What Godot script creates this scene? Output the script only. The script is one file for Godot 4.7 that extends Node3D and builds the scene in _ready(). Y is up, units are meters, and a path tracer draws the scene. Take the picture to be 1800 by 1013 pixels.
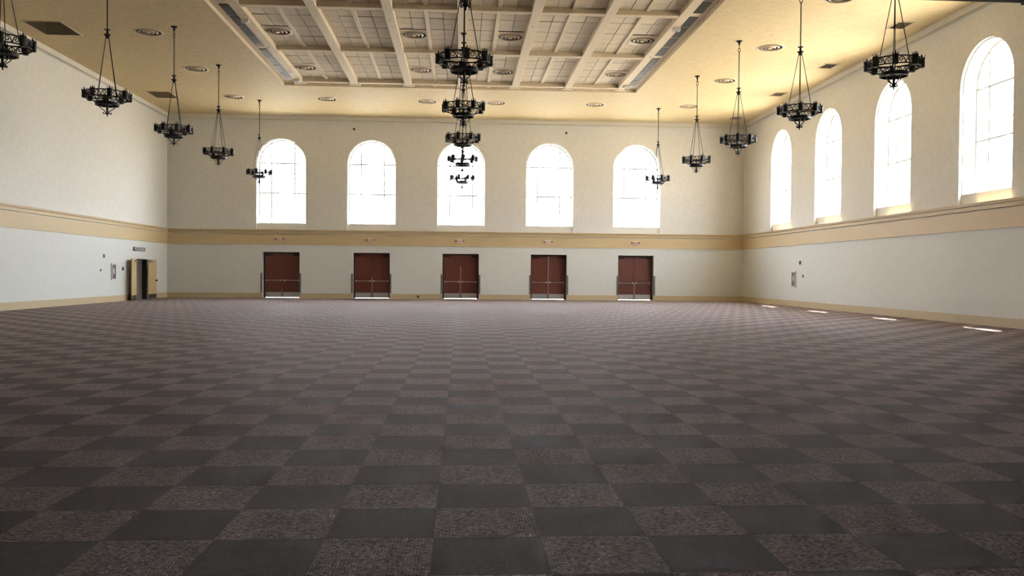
extends Node3D
# A large empty assembly hall: checkered carpet tiles, arched windows, a coffered ceiling and iron ring chandeliers.
# x runs to the right, y up; "d" is the distance into the hall, so a point lies at Vector3(x, y, -d). Metres.

const D := 49.17        # far wall
const W := 16.50        # half width
const H := 10.33        # ceiling
const NEAR := -6.0      # wall behind the photographer
const LINTEL := 10.5    # far face of the header between the low front bay and the hall
const LINTEL_Y := 4.995
const TILE := 0.6096
const GX := -0.1413     # a joint of the carpet
const GD := 4.8268
const COF_X := 8.43     # half width of the coffered field
const COF_FAR := 41.16
const COF_NEAR := 23.26
const DECK := 10.93     # underside of the roof deck above the ceiling

var M := {}
var used := {}

# ------------------------------------------------------------------ mesh helper
class Shape:
	var v := PackedVector3Array()
	var n := PackedVector3Array()

	func tri(a: Vector3, b: Vector3, c: Vector3, na: Vector3, nb: Vector3, nc: Vector3) -> void:
		var g := (b - a).cross(c - a)
		if g.dot(na + nb + nc) > 0.0:
			v.append_array([a, c, b]); n.append_array([na, nc, nb])
		else:
			v.append_array([a, b, c]); n.append_array([na, nb, nc])

	func quad(a: Vector3, b: Vector3, c: Vector3, d: Vector3, towards: Vector3) -> void:
		var g := (b - a).cross(c - a)
		if g.length_squared() < 1e-14:
			g = (c - a).cross(d - a)
		if g.length_squared() < 1e-14:
			return
		g = g.normalized()
		if g.dot(towards) < 0.0:
			g = -g
		if (b - a).cross(c - a).length_squared() > 1e-14:
			tri(a, b, c, g, g, g)
		if (c - a).cross(d - a).length_squared() > 1e-14:
			tri(a, c, d, g, g, g)

	func box(at: Vector3, size: Vector3, turn := Basis.IDENTITY, bevel := 0.0) -> Shape:
		var h := size * 0.5
		var e := minf(bevel, minf(h.x, minf(h.y, h.z)) * 0.9)
		for axis in 3:
			var u := (axis + 1) % 3
			var w := (axis + 2) % 3
			for s in [-1.0, 1.0]:
				var p := []
				for k in [[-1, -1], [1, -1], [1, 1], [-1, 1]]:
					var q := Vector3.ZERO
					q[axis] = s * h[axis]
					q[u] = k[0] * (h[u] - e)
					q[w] = k[1] * (h[w] - e)
					p.append(at + turn * q)
				var nn := Vector3.ZERO
				nn[axis] = s
				quad(p[0], p[1], p[2], p[3], turn * nn)
		if e > 0.0:
			for axis in 3:
				var u := (axis + 1) % 3
				var w := (axis + 2) % 3
				for su in [-1.0, 1.0]:
					for sw in [-1.0, 1.0]:
						var p := []
						for k in [[0, -1], [0, 1], [1, 1], [1, -1]]:
							var q := Vector3.ZERO
							q[axis] = k[1] * (h[axis] - e)
							q[u] = su * (h[u] - (e if k[0] == 1 else 0.0))
							q[w] = sw * (h[w] - (e if k[0] == 0 else 0.0))
							p.append(at + turn * q)
						var nn := Vector3.ZERO
						nn[u] = su
						nn[w] = sw
						quad(p[0], p[1], p[2], p[3], turn * nn)
			for sx in [-1.0, 1.0]:
				for sy in [-1.0, 1.0]:
					for sz in [-1.0, 1.0]:
						var s := Vector3(sx, sy, sz)
						var a := at + turn * (s * Vector3(h.x, h.y - e, h.z - e))
						var b := at + turn * (s * Vector3(h.x - e, h.y, h.z - e))
						var c := at + turn * (s * Vector3(h.x - e, h.y - e, h.z))
						var nn := (turn * s).normalized()
						tri(a, b, c, nn, nn, nn)
		return self

	# a box given by its limits in x, y and d
	func slab(x0: float, x1: float, y0: float, y1: float, d0: float, d1: float, bevel := 0.0) -> Shape:
		return box(Vector3((x0 + x1) / 2, (y0 + y1) / 2, -(d0 + d1) / 2), Vector3(absf(x1 - x0), absf(y1 - y0), absf(d1 - d0)), Basis.IDENTITY, bevel)

	func tube(path: Array, r: float, sides := 6, r_end := -1.0) -> Shape:
		var rings := []
		var up := Vector3.UP
		for i in path.size():
			var t: Vector3 = (path[mini(i + 1, path.size() - 1)] - path[maxi(i - 1, 0)]).normalized()
			if absf(t.dot(up)) > 0.95:
				up = Vector3.RIGHT if absf(t.x) < 0.7 else Vector3.BACK
			var a := (up - t * up.dot(t)).normalized()
			up = a
			var b := t.cross(a)
			var rr := r if r_end < 0.0 else lerpf(r, r_end, float(i) / (path.size() - 1))
			var ring := []
			for k in sides:
				var f := TAU * k / sides
				var nn := a * cos(f) + b * sin(f)
				ring.append([path[i] + nn * rr, nn])
			rings.append(ring)
		for i in path.size() - 1:
			for k in sides:
				var k2 := (k + 1) % sides
				var A: Array = rings[i][k]; var B: Array = rings[i][k2]; var C: Array = rings[i + 1][k2]; var E: Array = rings[i + 1][k]
				tri(A[0], B[0], C[0], A[1], B[1], C[1])
				tri(A[0], C[0], E[0], A[1], C[1], E[1])
		for end in [0, path.size() - 1]:
			var t: Vector3 = (path[1] - path[0]).normalized() * -1.0 if end == 0 else (path[-1] - path[-2]).normalized()
			for k in range(1, sides - 1):
				tri(rings[end][0][0], rings[end][k][0], rings[end][k + 1][0], t, t, t)
		return self

	# profile: Array of Vector2(radius, y), flat-shaded along the profile, smooth round the axis
	func lathe(at: Vector3, profile: Array, sides := 16) -> Shape:
		for i in profile.size() - 1:
			var p: Vector2 = profile[i]
			var q: Vector2 = profile[i + 1]
			var t := q - p
			var nr := Vector2(t.y, -t.x).normalized()
			for k in sides:
				var f0 := TAU * k / sides
				var f1 := TAU * (k + 1) / sides
				var c0 := Vector3(cos(f0), 0, sin(f0))
				var c1 := Vector3(cos(f1), 0, sin(f1))
				var a := at + c0 * p.x + Vector3.UP * p.y
				var b := at + c1 * p.x + Vector3.UP * p.y
				var c := at + c1 * q.x + Vector3.UP * q.y
				var d := at + c0 * q.x + Vector3.UP * q.y
				var n0 := c0 * nr.x + Vector3.UP * nr.y
				var n1 := c1 * nr.x + Vector3.UP * nr.y
				if p.x > 1e-5:
					tri(a, b, c, n0, n1, n1)
				if q.x > 1e-5:
					tri(a, c, d, n0, n1, n0)
		return self

	func mesh() -> ArrayMesh:
		var arr := []
		arr.resize(Mesh.ARRAY_MAX)
		arr[Mesh.ARRAY_VERTEX] = v
		arr[Mesh.ARRAY_NORMAL] = n
		var m := ArrayMesh.new()
		m.add_surface_from_arrays(Mesh.PRIMITIVE_TRIANGLES, arr)
		return m

# ------------------------------------------------------------------ scene helpers
func numbered(called: String) -> String:
	used[called] = used.get(called, -1) + 1
	return called if used[called] == 0 else "%s_%03d" % [called, used[called]]

func put_mesh(called: String, m: Mesh, mat: Material, parent: Node3D, at := Vector3.ZERO, turn := Basis.IDENTITY) -> MeshInstance3D:
	var o := MeshInstance3D.new()
	o.name = called
	o.mesh = m
	o.material_override = mat
	o.transform = Transform3D(turn, at)
	parent.add_child(o, true)
	return o

func part(called: String, s: Shape, mat: Material, parent: Node3D, at := Vector3.ZERO, turn := Basis.IDENTITY) -> MeshInstance3D:
	return put_mesh(called, s.mesh(), mat, parent, at, turn)

func tag(o: Node3D, label: String, category: String, group := "") -> void:
	o.set_meta("label", label)
	o.set_meta("category", category)
	if group:
		o.set_meta("group", group)

func thing(called: String, label: String, category: String, at := Vector3.ZERO, turn := Basis.IDENTITY, group := "") -> Node3D:
	var o := Node3D.new()
	o.name = numbered(called)
	o.transform = Transform3D(turn, at)
	add_child(o)
	tag(o, label, category, group)
	return o

func setting(called: String, label: String, category: String, at := Vector3.ZERO) -> Node3D:
	var o := thing(called, label, category, at)
	o.set_meta("kind", "structure")
	return o

func copy_of(root: Node3D, at: Vector3, turn: Basis, label: String) -> Node3D:
	var c: Node3D = root.duplicate()
	c.name = numbered(String(root.name).rstrip("0123456789").trim_suffix("_"))
	add_child(c)
	c.transform = Transform3D(turn, at)
	c.set_meta("label", label)
	return c

# ------------------------------------------------------------------ materials
func plain(srgb: Color, rough := 0.8, metal := 0.0) -> StandardMaterial3D:
	var m := StandardMaterial3D.new()
	m.albedo_color = srgb
	m.roughness = rough
	m.metallic = metal
	return m

func noise_tex(freq: float, lo: Color, hi: Color, sd: int, octaves := 4, size := 512, kind := FastNoiseLite.TYPE_SIMPLEX_SMOOTH) -> NoiseTexture2D:
	var f := FastNoiseLite.new()
	f.seed = sd
	f.noise_type = kind
	f.frequency = freq
	f.fractal_octaves = octaves
	var g := Gradient.new()
	g.set_color(0, lo)
	g.set_color(1, hi)
	var t := NoiseTexture2D.new()
	t.width = size
	t.height = size
	t.seamless = true
	t.noise = f
	t.color_ramp = g
	return t

func bump_tex(freq: float, sd: int, strength: float, octaves := 4, size := 512) -> NoiseTexture2D:
	var t := noise_tex(freq, Color.BLACK, Color.WHITE, sd, octaves, size)
	t.color_ramp = null
	t.as_normal_map = true
	t.bump_strength = strength
	return t

func mottled(lo: Color, hi: Color, freq: float, sd: int, metres: float, rough: float, bump_freq := 0.0, bump := 1.0) -> StandardMaterial3D:
	var m := plain(Color.WHITE, rough)
	m.albedo_texture = noise_tex(freq, lo, hi, sd)
	m.uv1_triplanar = true
	m.uv1_world_triplanar = true
	m.uv1_scale = Vector3.ONE / metres
	if bump_freq > 0.0:
		m.normal_enabled = true
		m.normal_texture = bump_tex(bump_freq, sd + 7, 6.0)
		m.normal_scale = bump
	return m

func carpet_image(ribbed: bool, sd: int) -> Array:
	# [colour image, height image] of 1.2192 m square, two tiles wide
	var N := 1024
	var rng := RandomNumberGenerator.new()
	rng.seed = sd
	var cols := 64 if ribbed else 140
	var rows := 104 if ribbed else 140
	var yarn := []
	var light := [Color(0.66, 0.645, 0.635), Color(0.59, 0.575, 0.565), Color(0.77, 0.75, 0.74), Color(0.67, 0.62, 0.61), Color(0.60, 0.62, 0.63), Color(0.39, 0.375, 0.365), Color(0.76, 0.70, 0.685), Color(0.36, 0.35, 0.345)]
	var dark := [Color(0.25, 0.248, 0.245), Color(0.215, 0.212, 0.21), Color(0.285, 0.282, 0.275), Color(0.25, 0.23, 0.22), Color(0.21, 0.222, 0.225), Color(0.34, 0.325, 0.31), Color(0.19, 0.19, 0.188)]
	var from: Array = light if ribbed else dark
	for i in cols * rows * 2:
		var c: Color = from[rng.randi() % from.size()]
		var k := rng.randf_range(0.78, 1.22) if ribbed else rng.randf_range(0.6, 1.3)
		yarn.append(Color(c.r * k, c.g * k, c.b * k))
	var a := PackedByteArray(); a.resize(N * N * 3)
	var b := PackedByteArray(); b.resize(N * N)
	var cw := float(N) / cols
	var ch := float(N) / rows
	var lift := PackedFloat32Array(); lift.resize(cols)
	for i in cols:
		lift[i] = rng.randf()
	var len_of := PackedFloat32Array(); len_of.resize(cols * rows)
	for i in cols * rows:
		len_of[i] = rng.randf_range(-0.22, 0.22)
	for y in N:
		for x in N:
			var wx := x + 2.2 * sin(TAU * (9.0 * y + 4.0 * x) / N) + 1.5 * sin(TAU * (23.0 * y - 7.0 * x) / N)
			var wy := y + 2.5 * sin(TAU * (11.0 * x + 3.0 * y) / N) + 1.5 * sin(TAU * (31.0 * x) / N)
			var ci := posmod(int(floor(wx / cw)), cols)
			var fx := wx / cw - floorf(wx / cw)
			var yy := wy / ch + lift[ci]
			var ri := posmod(int(floor(yy)), rows)
			var fy := yy - floorf(yy) + len_of[ri * cols + ci]
			if fy > 1.0:
				ri = (ri + 1) % rows
				fy -= 1.0
			elif fy < 0.0:
				ri = posmod(ri - 1, rows)
				fy += 1.0
			var px := absf(fx - 0.5) * 2.0
			var py := absf(fy - 0.5) * 2.0
			var c: Color = yarn[ri * cols + ci]
			var hh := clampf(1.0 - px * px * 0.6 - py * py * 0.4, 0.0, 1.0)
			var k := rng.randf_range(0.66, 1.34)
			var at := (y * N + x)
			a[at * 3] = clampi(int(c.r * k * 255), 0, 255)
			a[at * 3 + 1] = clampi(int(c.g * k * 255), 0, 255)
			a[at * 3 + 2] = clampi(int(c.b * k * 255), 0, 255)
			b[at] = int(hh * 255)
	return [Image.create_from_data(N, N, false, Image.FORMAT_RGB8, a), Image.create_from_data(N, N, false, Image.FORMAT_L8, b)]

func carpet(ribbed: bool, sd: int) -> StandardMaterial3D:
	var im := carpet_image(ribbed, sd)
	var m := plain(Color(1.0, 0.925, 0.905), 0.66)
	m.albedo_texture = ImageTexture.create_from_image(im[0])
	im[1].convert(Image.FORMAT_RGBA8)
	im[1].bump_map_to_normal_map(9.0)
	m.normal_enabled = true
	m.normal_texture = ImageTexture.create_from_image(im[1])
	m.normal_scale = 1.0 if ribbed else 0.6
	m.uv1_triplanar = true
	m.uv1_world_triplanar = true
	m.uv1_scale = Vector3.ONE / 1.2192
	m.metallic_specular = 0.2
	m.rim_enabled = true
	m.rim = 0.75
	m.rim_tint = 1.0
	return m

func wood_image(sd: int) -> Image:
	var f := FastNoiseLite.new(); f.seed = sd; f.frequency = 0.012; f.fractal_octaves = 4
	var g := FastNoiseLite.new(); g.seed = sd + 1; g.frequency = 0.05; g.fractal_octaves = 3
	var N := 256
	var im := Image.create_empty(N, N, false, Image.FORMAT_RGB8)
	for y in N:
		for x in N:
			var t := f.get_noise_2d(x * 5.0, y * 0.35) * 0.6 + g.get_noise_2d(x * 3.0, y * 0.3) * 0.4
			var c := Color(0.34, 0.16, 0.12).lerp(Color(0.45, 0.22, 0.16), clampf(0.5 + t, 0, 1))
			im.set_pixel(x, y, c)
	return im

func make_materials() -> void:
	M.upper = mottled(Color(0.865, 0.86, 0.83), Color(0.90, 0.895, 0.865), 0.02, 3, 3.0, 0.85, 0.045, 0.12)
	M.lower = mottled(Color(0.87, 0.878, 0.855), Color(0.89, 0.898, 0.875), 0.02, 5, 3.0, 0.75, 0.05, 0.12)
	M.core = plain(Color(0.89, 0.88, 0.85), 0.8)
	M.tan = mottled(Color(0.79, 0.705, 0.535), Color(0.815, 0.73, 0.56), 0.03, 11, 2.0, 0.6)
	M.base = mottled(Color(0.775, 0.705, 0.56), Color(0.80, 0.73, 0.585), 0.03, 12, 2.0, 0.6)
	M.crown = plain(Color(0.87, 0.85, 0.79), 0.7)
	M.ceiling = mottled(Color(0.81, 0.725, 0.54), Color(0.85, 0.77, 0.595), 0.02, 21, 5.0, 0.7, 0.05, 0.15)
	M.beam = mottled(Color(0.87, 0.80, 0.67), Color(0.90, 0.835, 0.71), 0.02, 23, 2.5, 0.65)
	M.panels = []
	for k in 3:
		M.panels.append(mottled(Color(0.87, 0.81, 0.70).darkened(0.02 * k), Color(0.92, 0.87, 0.77).darkened(0.02 * k), 0.03, 31 + k, 1.6, 0.85))
	M.deck = plain(Color(0.34, 0.26, 0.175), 0.9)
	M.grille = plain(Color(0.19, 0.18, 0.155), 0.5)
	M.louvre = plain(Color(0.64, 0.565, 0.44), 0.6)
	M.duct = plain(Color(0.50, 0.50, 0.49), 0.6, 0.3)
	M.diffuser = plain(Color(0.80, 0.72, 0.58), 0.45, 0.1)
	M.iron = plain(Color(0.055, 0.065, 0.085), 0.42, 0.35)
	M.frame = plain(Color(0.86, 0.86, 0.86), 0.5)
	M.sash = plain(Color(0.62, 0.62, 0.60), 0.5)
	M.glass = plain(Color(0.95, 0.97, 1.0, 0.06), 0.02)
	M.glass.transparency = BaseMaterial3D.TRANSPARENCY_ALPHA
	M.wood = plain(Color.WHITE, 0.42)
	M.wood.albedo_texture = ImageTexture.create_from_image(wood_image(5))
	M.wood.uv1_triplanar = true
	M.wood.uv1_world_triplanar = true
	M.wood.uv1_scale = Vector3.ONE / 1.3
	M.steel = plain(Color(0.78, 0.79, 0.80), 0.32, 0.85)
	M.dullsteel = plain(Color(0.48, 0.48, 0.47), 0.5, 0.6)
	M.doorframe = plain(Color(0.10, 0.075, 0.07), 0.5)
	M.tandoor = plain(Color(0.80, 0.70, 0.52), 0.55)
	M.kick = plain(Color(0.22, 0.21, 0.20), 0.5, 0.3)
	M.roofing = plain(Color(0.50, 0.49, 0.47), 0.9)
	M.black = plain(Color(0.05, 0.05, 0.055), 0.5)
	M.dark = plain(Color(0.10, 0.10, 0.11), 0.8)
	M.white = plain(Color(0.90, 0.90, 0.88), 0.5)
	M.red = plain(Color(0.78, 0.10, 0.12), 0.45)
	M.passage = plain(Color(0.58, 0.58, 0.56), 0.8)
	M.light_carpet = carpet(true, 101)
	M.dark_carpet = carpet(false, 202)

# ------------------------------------------------------------------ walls with openings
# an opening is {c, hw, y0, top} and, if arched, round: true (then top is the springing line and the arch is a half circle)
# or, if it is a full circle, disc: true (then y0 is the middle of the circle)
func open_bottom(o: Dictionary, u: float) -> float:
	if o.get("disc", false):
		return o.y0 - sqrt(maxf(0.0, o.hw * o.hw - (u - o.c) * (u - o.c)))
	return o.y0

func open_top(o: Dictionary, u: float) -> float:
	if o.get("disc", false):
		return o.y0 + sqrt(maxf(0.0, o.hw * o.hw - (u - o.c) * (u - o.c)))
	if o.get("round", false):
		var t := clampf(absf(u - o.c) / o.hw, 0.0, 1.0)
		return o.top + o.hw * sqrt(1.0 - t * t)
	return o.top

const ARC := 24
func wall_layer(s: Shape, u0: float, u1: float, v0: float, v1: float, w0: float, w1: float, openings: Array, at: Callable) -> void:
	var cuts := [u0, u1]
	for o in openings:
		if o.get("round", false) or o.get("disc", false):
			for k in ARC + 1:
				cuts.append(o.c - o.hw * cos(PI * k / ARC))
		else:
			cuts.append(o.c - o.hw); cuts.append(o.c + o.hw)
	cuts.sort()
	var front: Vector3 = at.call(0, 0, -1) - at.call(0, 0, 0)
	for i in cuts.size() - 1:
		var ua: float = cuts[i]
		var ub: float = cuts[i + 1]
		if ub - ua < 1e-5 or ua < u0 - 1e-5 or ub > u1 + 1e-5:
			continue
		var mid := (ua + ub) / 2
		var here := openings.filter(func(o): return absf(mid - o.c) < o.hw and open_bottom(o, mid) < v1 and open_top(o, mid) > v0)
		here.sort_custom(func(a, b): return a.y0 < b.y0)
		var la := v0
		var lb := v0
		for o in here + [{}]:
			var ta: float = v1 if o.is_empty() else maxf(open_bottom(o, ua), v0)
			var tb: float = v1 if o.is_empty() else maxf(open_bottom(o, ub), v0)
			if maxf(ta, tb) > minf(la, lb) + 1e-5:
				for w in [w0, w1]:
					s.quad(at.call(ua, la, w), at.call(ub, lb, w), at.call(ub, tb, w), at.call(ua, ta, w), front if w == w0 else -front)
			if not o.is_empty():
				la = minf(open_top(o, ua), v1)
				lb = minf(open_top(o, ub), v1)
	for o in openings:
		if o.get("disc", false):
			for k in ARC * 2:
				var a := PI * k / ARC
				var e := PI * (k + 1) / ARC
				var pa := Vector2(o.c - o.hw * cos(a), o.y0 + o.hw * sin(a))
				var pe := Vector2(o.c - o.hw * cos(e), o.y0 + o.hw * sin(e))
				s.quad(at.call(pa.x, pa.y, w0), at.call(pe.x, pe.y, w0), at.call(pe.x, pe.y, w1), at.call(pa.x, pa.y, w1), at.call(o.c, o.y0, w0) - at.call((pa.x + pe.x) / 2, (pa.y + pe.y) / 2, w0))
			continue
		var b := maxf(o.y0, v0)
		var t: float = minf(o.top, v1)
		for side in [-1.0, 1.0]:
			var u: float = o.c + side * o.hw
			if t > b:
				s.quad(at.call(u, b, w0), at.call(u, t, w0), at.call(u, t, w1), at.call(u, b, w1), at.call(-side, 0, 0) - at.call(0, 0, 0))
		if o.y0 > v0 and o.y0 < v1:
			s.quad(at.call(o.c - o.hw, b, w0), at.call(o.c + o.hw, b, w0), at.call(o.c + o.hw, b, w1), at.call(o.c - o.hw, b, w1), at.call(0, 1, 0) - at.call(0, 0, 0))
		if o.get("round", false):
			for k in ARC:
				var a := PI * k / ARC
				var e := PI * (k + 1) / ARC
				var pa := Vector2(o.c - o.hw * cos(a), o.top + o.hw * sin(a))
				var pe := Vector2(o.c - o.hw * cos(e), o.top + o.hw * sin(e))
				var inward: Vector3 = at.call(o.c, o.top, w0) - at.call((pa.x + pe.x) / 2, (pa.y + pe.y) / 2, w0)
				s.quad(at.call(pa.x, pa.y, w0), at.call(pe.x, pe.y, w0), at.call(pe.x, pe.y, w1), at.call(pa.x, pa.y, w1), inward)
		elif o.top < v1 and o.top > v0:
			s.quad(at.call(o.c - o.hw, t, w0), at.call(o.c + o.hw, t, w0), at.call(o.c + o.hw, t, w1), at.call(o.c - o.hw, t, w1), at.call(0, -1, 0) - at.call(0, 0, 0))
	# the four rims
	for u in [u0, u1]:
		s.quad(at.call(u, v0, w0), at.call(u, v1, w0), at.call(u, v1, w1), at.call(u, v0, w1), at.call(1 if u == u1 else -1, 0, 0) - at.call(0, 0, 0))
	s.quad(at.call(u0, v1, w0), at.call(u1, v1, w0), at.call(u1, v1, w1), at.call(u0, v1, w1), at.call(0, 1, 0) - at.call(0, 0, 0))
	s.quad(at.call(u0, v0, w0), at.call(u1, v0, w0), at.call(u1, v0, w1), at.call(u0, v0, w1), at.call(0, -1, 0) - at.call(0, 0, 0))

const SPLIT := 3.35       # where the two wall paints meet, behind the tan band
func far_at(u: float, v: float, w: float) -> Vector3:
	return Vector3(u, v, -D - w)
func right_at(u: float, v: float, w: float) -> Vector3:
	return Vector3(W + w, v, -u)
func left_at(u: float, v: float, w: float) -> Vector3:
	return Vector3(-W - w, v, -u)

const WIN_SILL := 3.83
const WIN_GLASS := 4.25
const WIN_SPRING := 7.69
const WIN_HW := 1.375
const WIN_IN := 1.345
const WALL_T := 0.66

func wall(called: String, label: String, u0: float, u1: float, windows: Array, doors: Array, at: Callable) -> Node3D:
	var o := setting(called, label, "wall")
	var skin := []
	var inner := []
	for c in windows:
		skin.append({"c": c, "hw": WIN_HW, "y0": WIN_SILL, "top": WIN_SPRING, "round": true})
		inner.append({"c": c, "hw": WIN_IN, "y0": WIN_GLASS, "top": WIN_SPRING, "round": true})
	for d in doors:
		skin.append({"c": d[0], "hw": d[1], "y0": -1.0, "top": d[2]})
		inner.append({"c": d[0], "hw": d[1], "y0": -1.0, "top": d[2]})
	var s := Shape.new()
	wall_layer(s, u0, u1, SPLIT, H, 0.0, 0.11, skin, at)
	part("upper_plaster", s, M.upper, o)
	s = Shape.new()
	wall_layer(s, u0, u1, 0.0, SPLIT, 0.0, 0.11, skin, at)
	part("lower_plaster", s, M.lower, o)
	s = Shape.new()
	wall_layer(s, u0, u1, 0.0, H + 0.8, 0.11, WALL_T, inner, at)
	part("masonry", s, M.core, o)
	return o

# ------------------------------------------------------------------ windows
func window(n: int, label: String, c: float, at: Callable) -> void:
	var o := setting("window_%d" % n, label, "window", at.call(c, WIN_GLASS, 0.55))
	var origin := o.position
	var P := func(u: float, v: float, w: float) -> Vector3: return at.call(c + u, v, w) - origin
	var r := WIN_IN
	# outer frame along the opening
	var path := [P.call(-r + 0.03, WIN_GLASS + 0.03, 0.57), P.call(-r + 0.03, WIN_SPRING, 0.57)]
	for k in range(1, ARC):
		var a := PI * k / ARC
		path.append(P.call(-(r - 0.03) * cos(a), WIN_SPRING + (r - 0.03) * sin(a), 0.57))
	path.append(P.call(r - 0.03, WIN_SPRING, 0.57)); path.append(P.call(r - 0.03, WIN_GLASS + 0.03, 0.57)); path.append(P.call(-r + 0.03, WIN_GLASS + 0.03, 0.57))
	part("frame", Shape.new().tube(path, 0.034, 6), M.frame, o)
	var m := 0.655
	var bars_y := [WIN_GLASS, 6.0, WIN_SPRING + 0.02, 99.0]
	var arc_y := func(u: float) -> float: return WIN_SPRING + sqrt(maxf(0.0, r * r - u * u))
	for u in [-m, m]:
		var p: Vector3 = P.call(u, WIN_GLASS, 0.57)
		var q: Vector3 = P.call(u, arc_y.call(u), 0.57)
		part("mullion", Shape.new().tube([p, q], 0.036, 6), M.sash, o)
	for v in [6.0, WIN_SPRING + 0.02]:
		part("transom", Shape.new().tube([P.call(-r, v, 0.57), P.call(r, v, 0.57)], 0.04, 6), M.sash, o)
	# thin glazing bars
	var s := Shape.new()
	for k in [1, 2]:
		for seg in [[WIN_GLASS, 6.0], [6.0, WIN_SPRING]]:
			var v: float = lerpf(seg[0], seg[1], k / 3.0)
			s.tube([P.call(-r, v, 0.57), P.call(r, v, 0.57)], 0.014, 4)
		var vt: float = WIN_SPRING + 0.45 * k
		var half := sqrt(maxf(0.0, r * r - pow(vt - WIN_SPRING, 2)))
		s.tube([P.call(-half, vt, 0.57), P.call(half, vt, 0.57)], 0.014, 4)
	s.tube([P.call(0, WIN_GLASS, 0.57), P.call(0, WIN_SPRING + r, 0.57)], 0.014, 4)
	part("glazing_bars", s, M.sash, o)
	# nine panes
	var us := [-r, -m, m, r]
	for i in 3:
		for j in 3:
			s = Shape.new()
			var steps := 1 if j < 2 else 6
			for k in steps:
				var ua: float = lerpf(us[i], us[i + 1], float(k) / steps)
				var ub: float = lerpf(us[i], us[i + 1], float(k + 1) / steps)
				var lo: float = bars_y[j]
				var ta: float = bars_y[j + 1] if j < 2 else arc_y.call(ua)
				var tb: float = bars_y[j + 1] if j < 2 else arc_y.call(ub)
				for w in [0.568, 0.574]:
					s.quad(P.call(ua, lo, w), P.call(ub, lo, w), P.call(ub, tb, w), P.call(ua, ta, w), P.call(0, 0, w - 0.571) - P.call(0, 0, 0))
			part("pane", s, M.glass, o)

# ------------------------------------------------------------------ doors
func double_door(n: int, label: String, c: float) -> void:
	var o := setting("door_%d" % n, label, "door", Vector3(c, 0, -D - 0.42))
	var hw := 1.045
	var top := 2.62
	var s := Shape.new()
	s.slab(-hw, -hw + 0.06, 0, top, -0.07, 0.07)
	s.slab(hw - 0.06, hw, 0, top, -0.07, 0.07)
	s.slab(-hw + 0.06, hw - 0.06, top - 0.07, top, -0.07, 0.07)
	s.slab(-hw + 0.06, -hw + 0.10, 0, top - 0.07, 0.047, 0.07)
	s.slab(hw - 0.10, hw - 0.06, 0, top - 0.07, 0.047, 0.07)
	s.slab(-hw + 0.10, hw - 0.10, top - 0.11, top - 0.07, 0.047, 0.07)
	part("door_frame", s, M.doorframe, o)
	part("threshold", Shape.new().slab(-hw, hw, 0.0, 0.025, -0.42, 0.12, 0.008), M.steel, o)
	part("astragal", Shape.new().slab(-0.017, 0.017, 0.03, [0.42, 1.25, 1.9, 2.5, 1.0][n - 1], -0.03, -0.002, 0.005), M.steel, o)
	s = Shape.new().slab(-0.03, 0.03, 0.03, top - 0.11, 0.047, 0.07)
	part("meeting_stop", s, M.doorframe, o)
	for side in [-1.0, 1.0]:
		var x0: float = 0.003 * side
		var x1: float = (hw - 0.065) * side
		var leaf := part("leaf", Shape.new().slab(minf(x0, x1), maxf(x0, x1), 0.035, top - 0.075, -0.0, 0.045, 0.004), M.wood, o)
		part("kick_plate", Shape.new().slab(side * 0.06, side * (hw - 0.10), 0.05, 0.34, -0.006, 0.002), M.steel, leaf)
		var bar := Shape.new()
		bar.slab(side * 0.07, side * (hw - 0.11), 0.995, 1.027, -0.075, -0.04, 0.01)
		bar.slab(side * 0.05, side * 0.15, 0.96, 1.06, -0.07, 0.0, 0.01)
		bar.slab(side * (hw - 0.19), side * (hw - 0.11), 0.965, 1.055, -0.07, 0.0, 0.01)
		part("push_bar", bar, M.steel, leaf)
		part("closer", Shape.new().slab(side * 0.62, side * (hw - 0.10), top - 0.19, top - 0.12, -0.06, 0.0, 0.008), M.dark, leaf)

func text_mesh(words: String, height: float, depth: float) -> TextMesh:
	var t := TextMesh.new()
	var f := SystemFont.new()
	f.font_names = PackedStringArray(["Droid Sans"])
	f.font_weight = 700
	t.font = f
	t.text = words
	t.font_size = 64
	t.pixel_size = height / 46.0
	t.depth = depth
	return t

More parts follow.
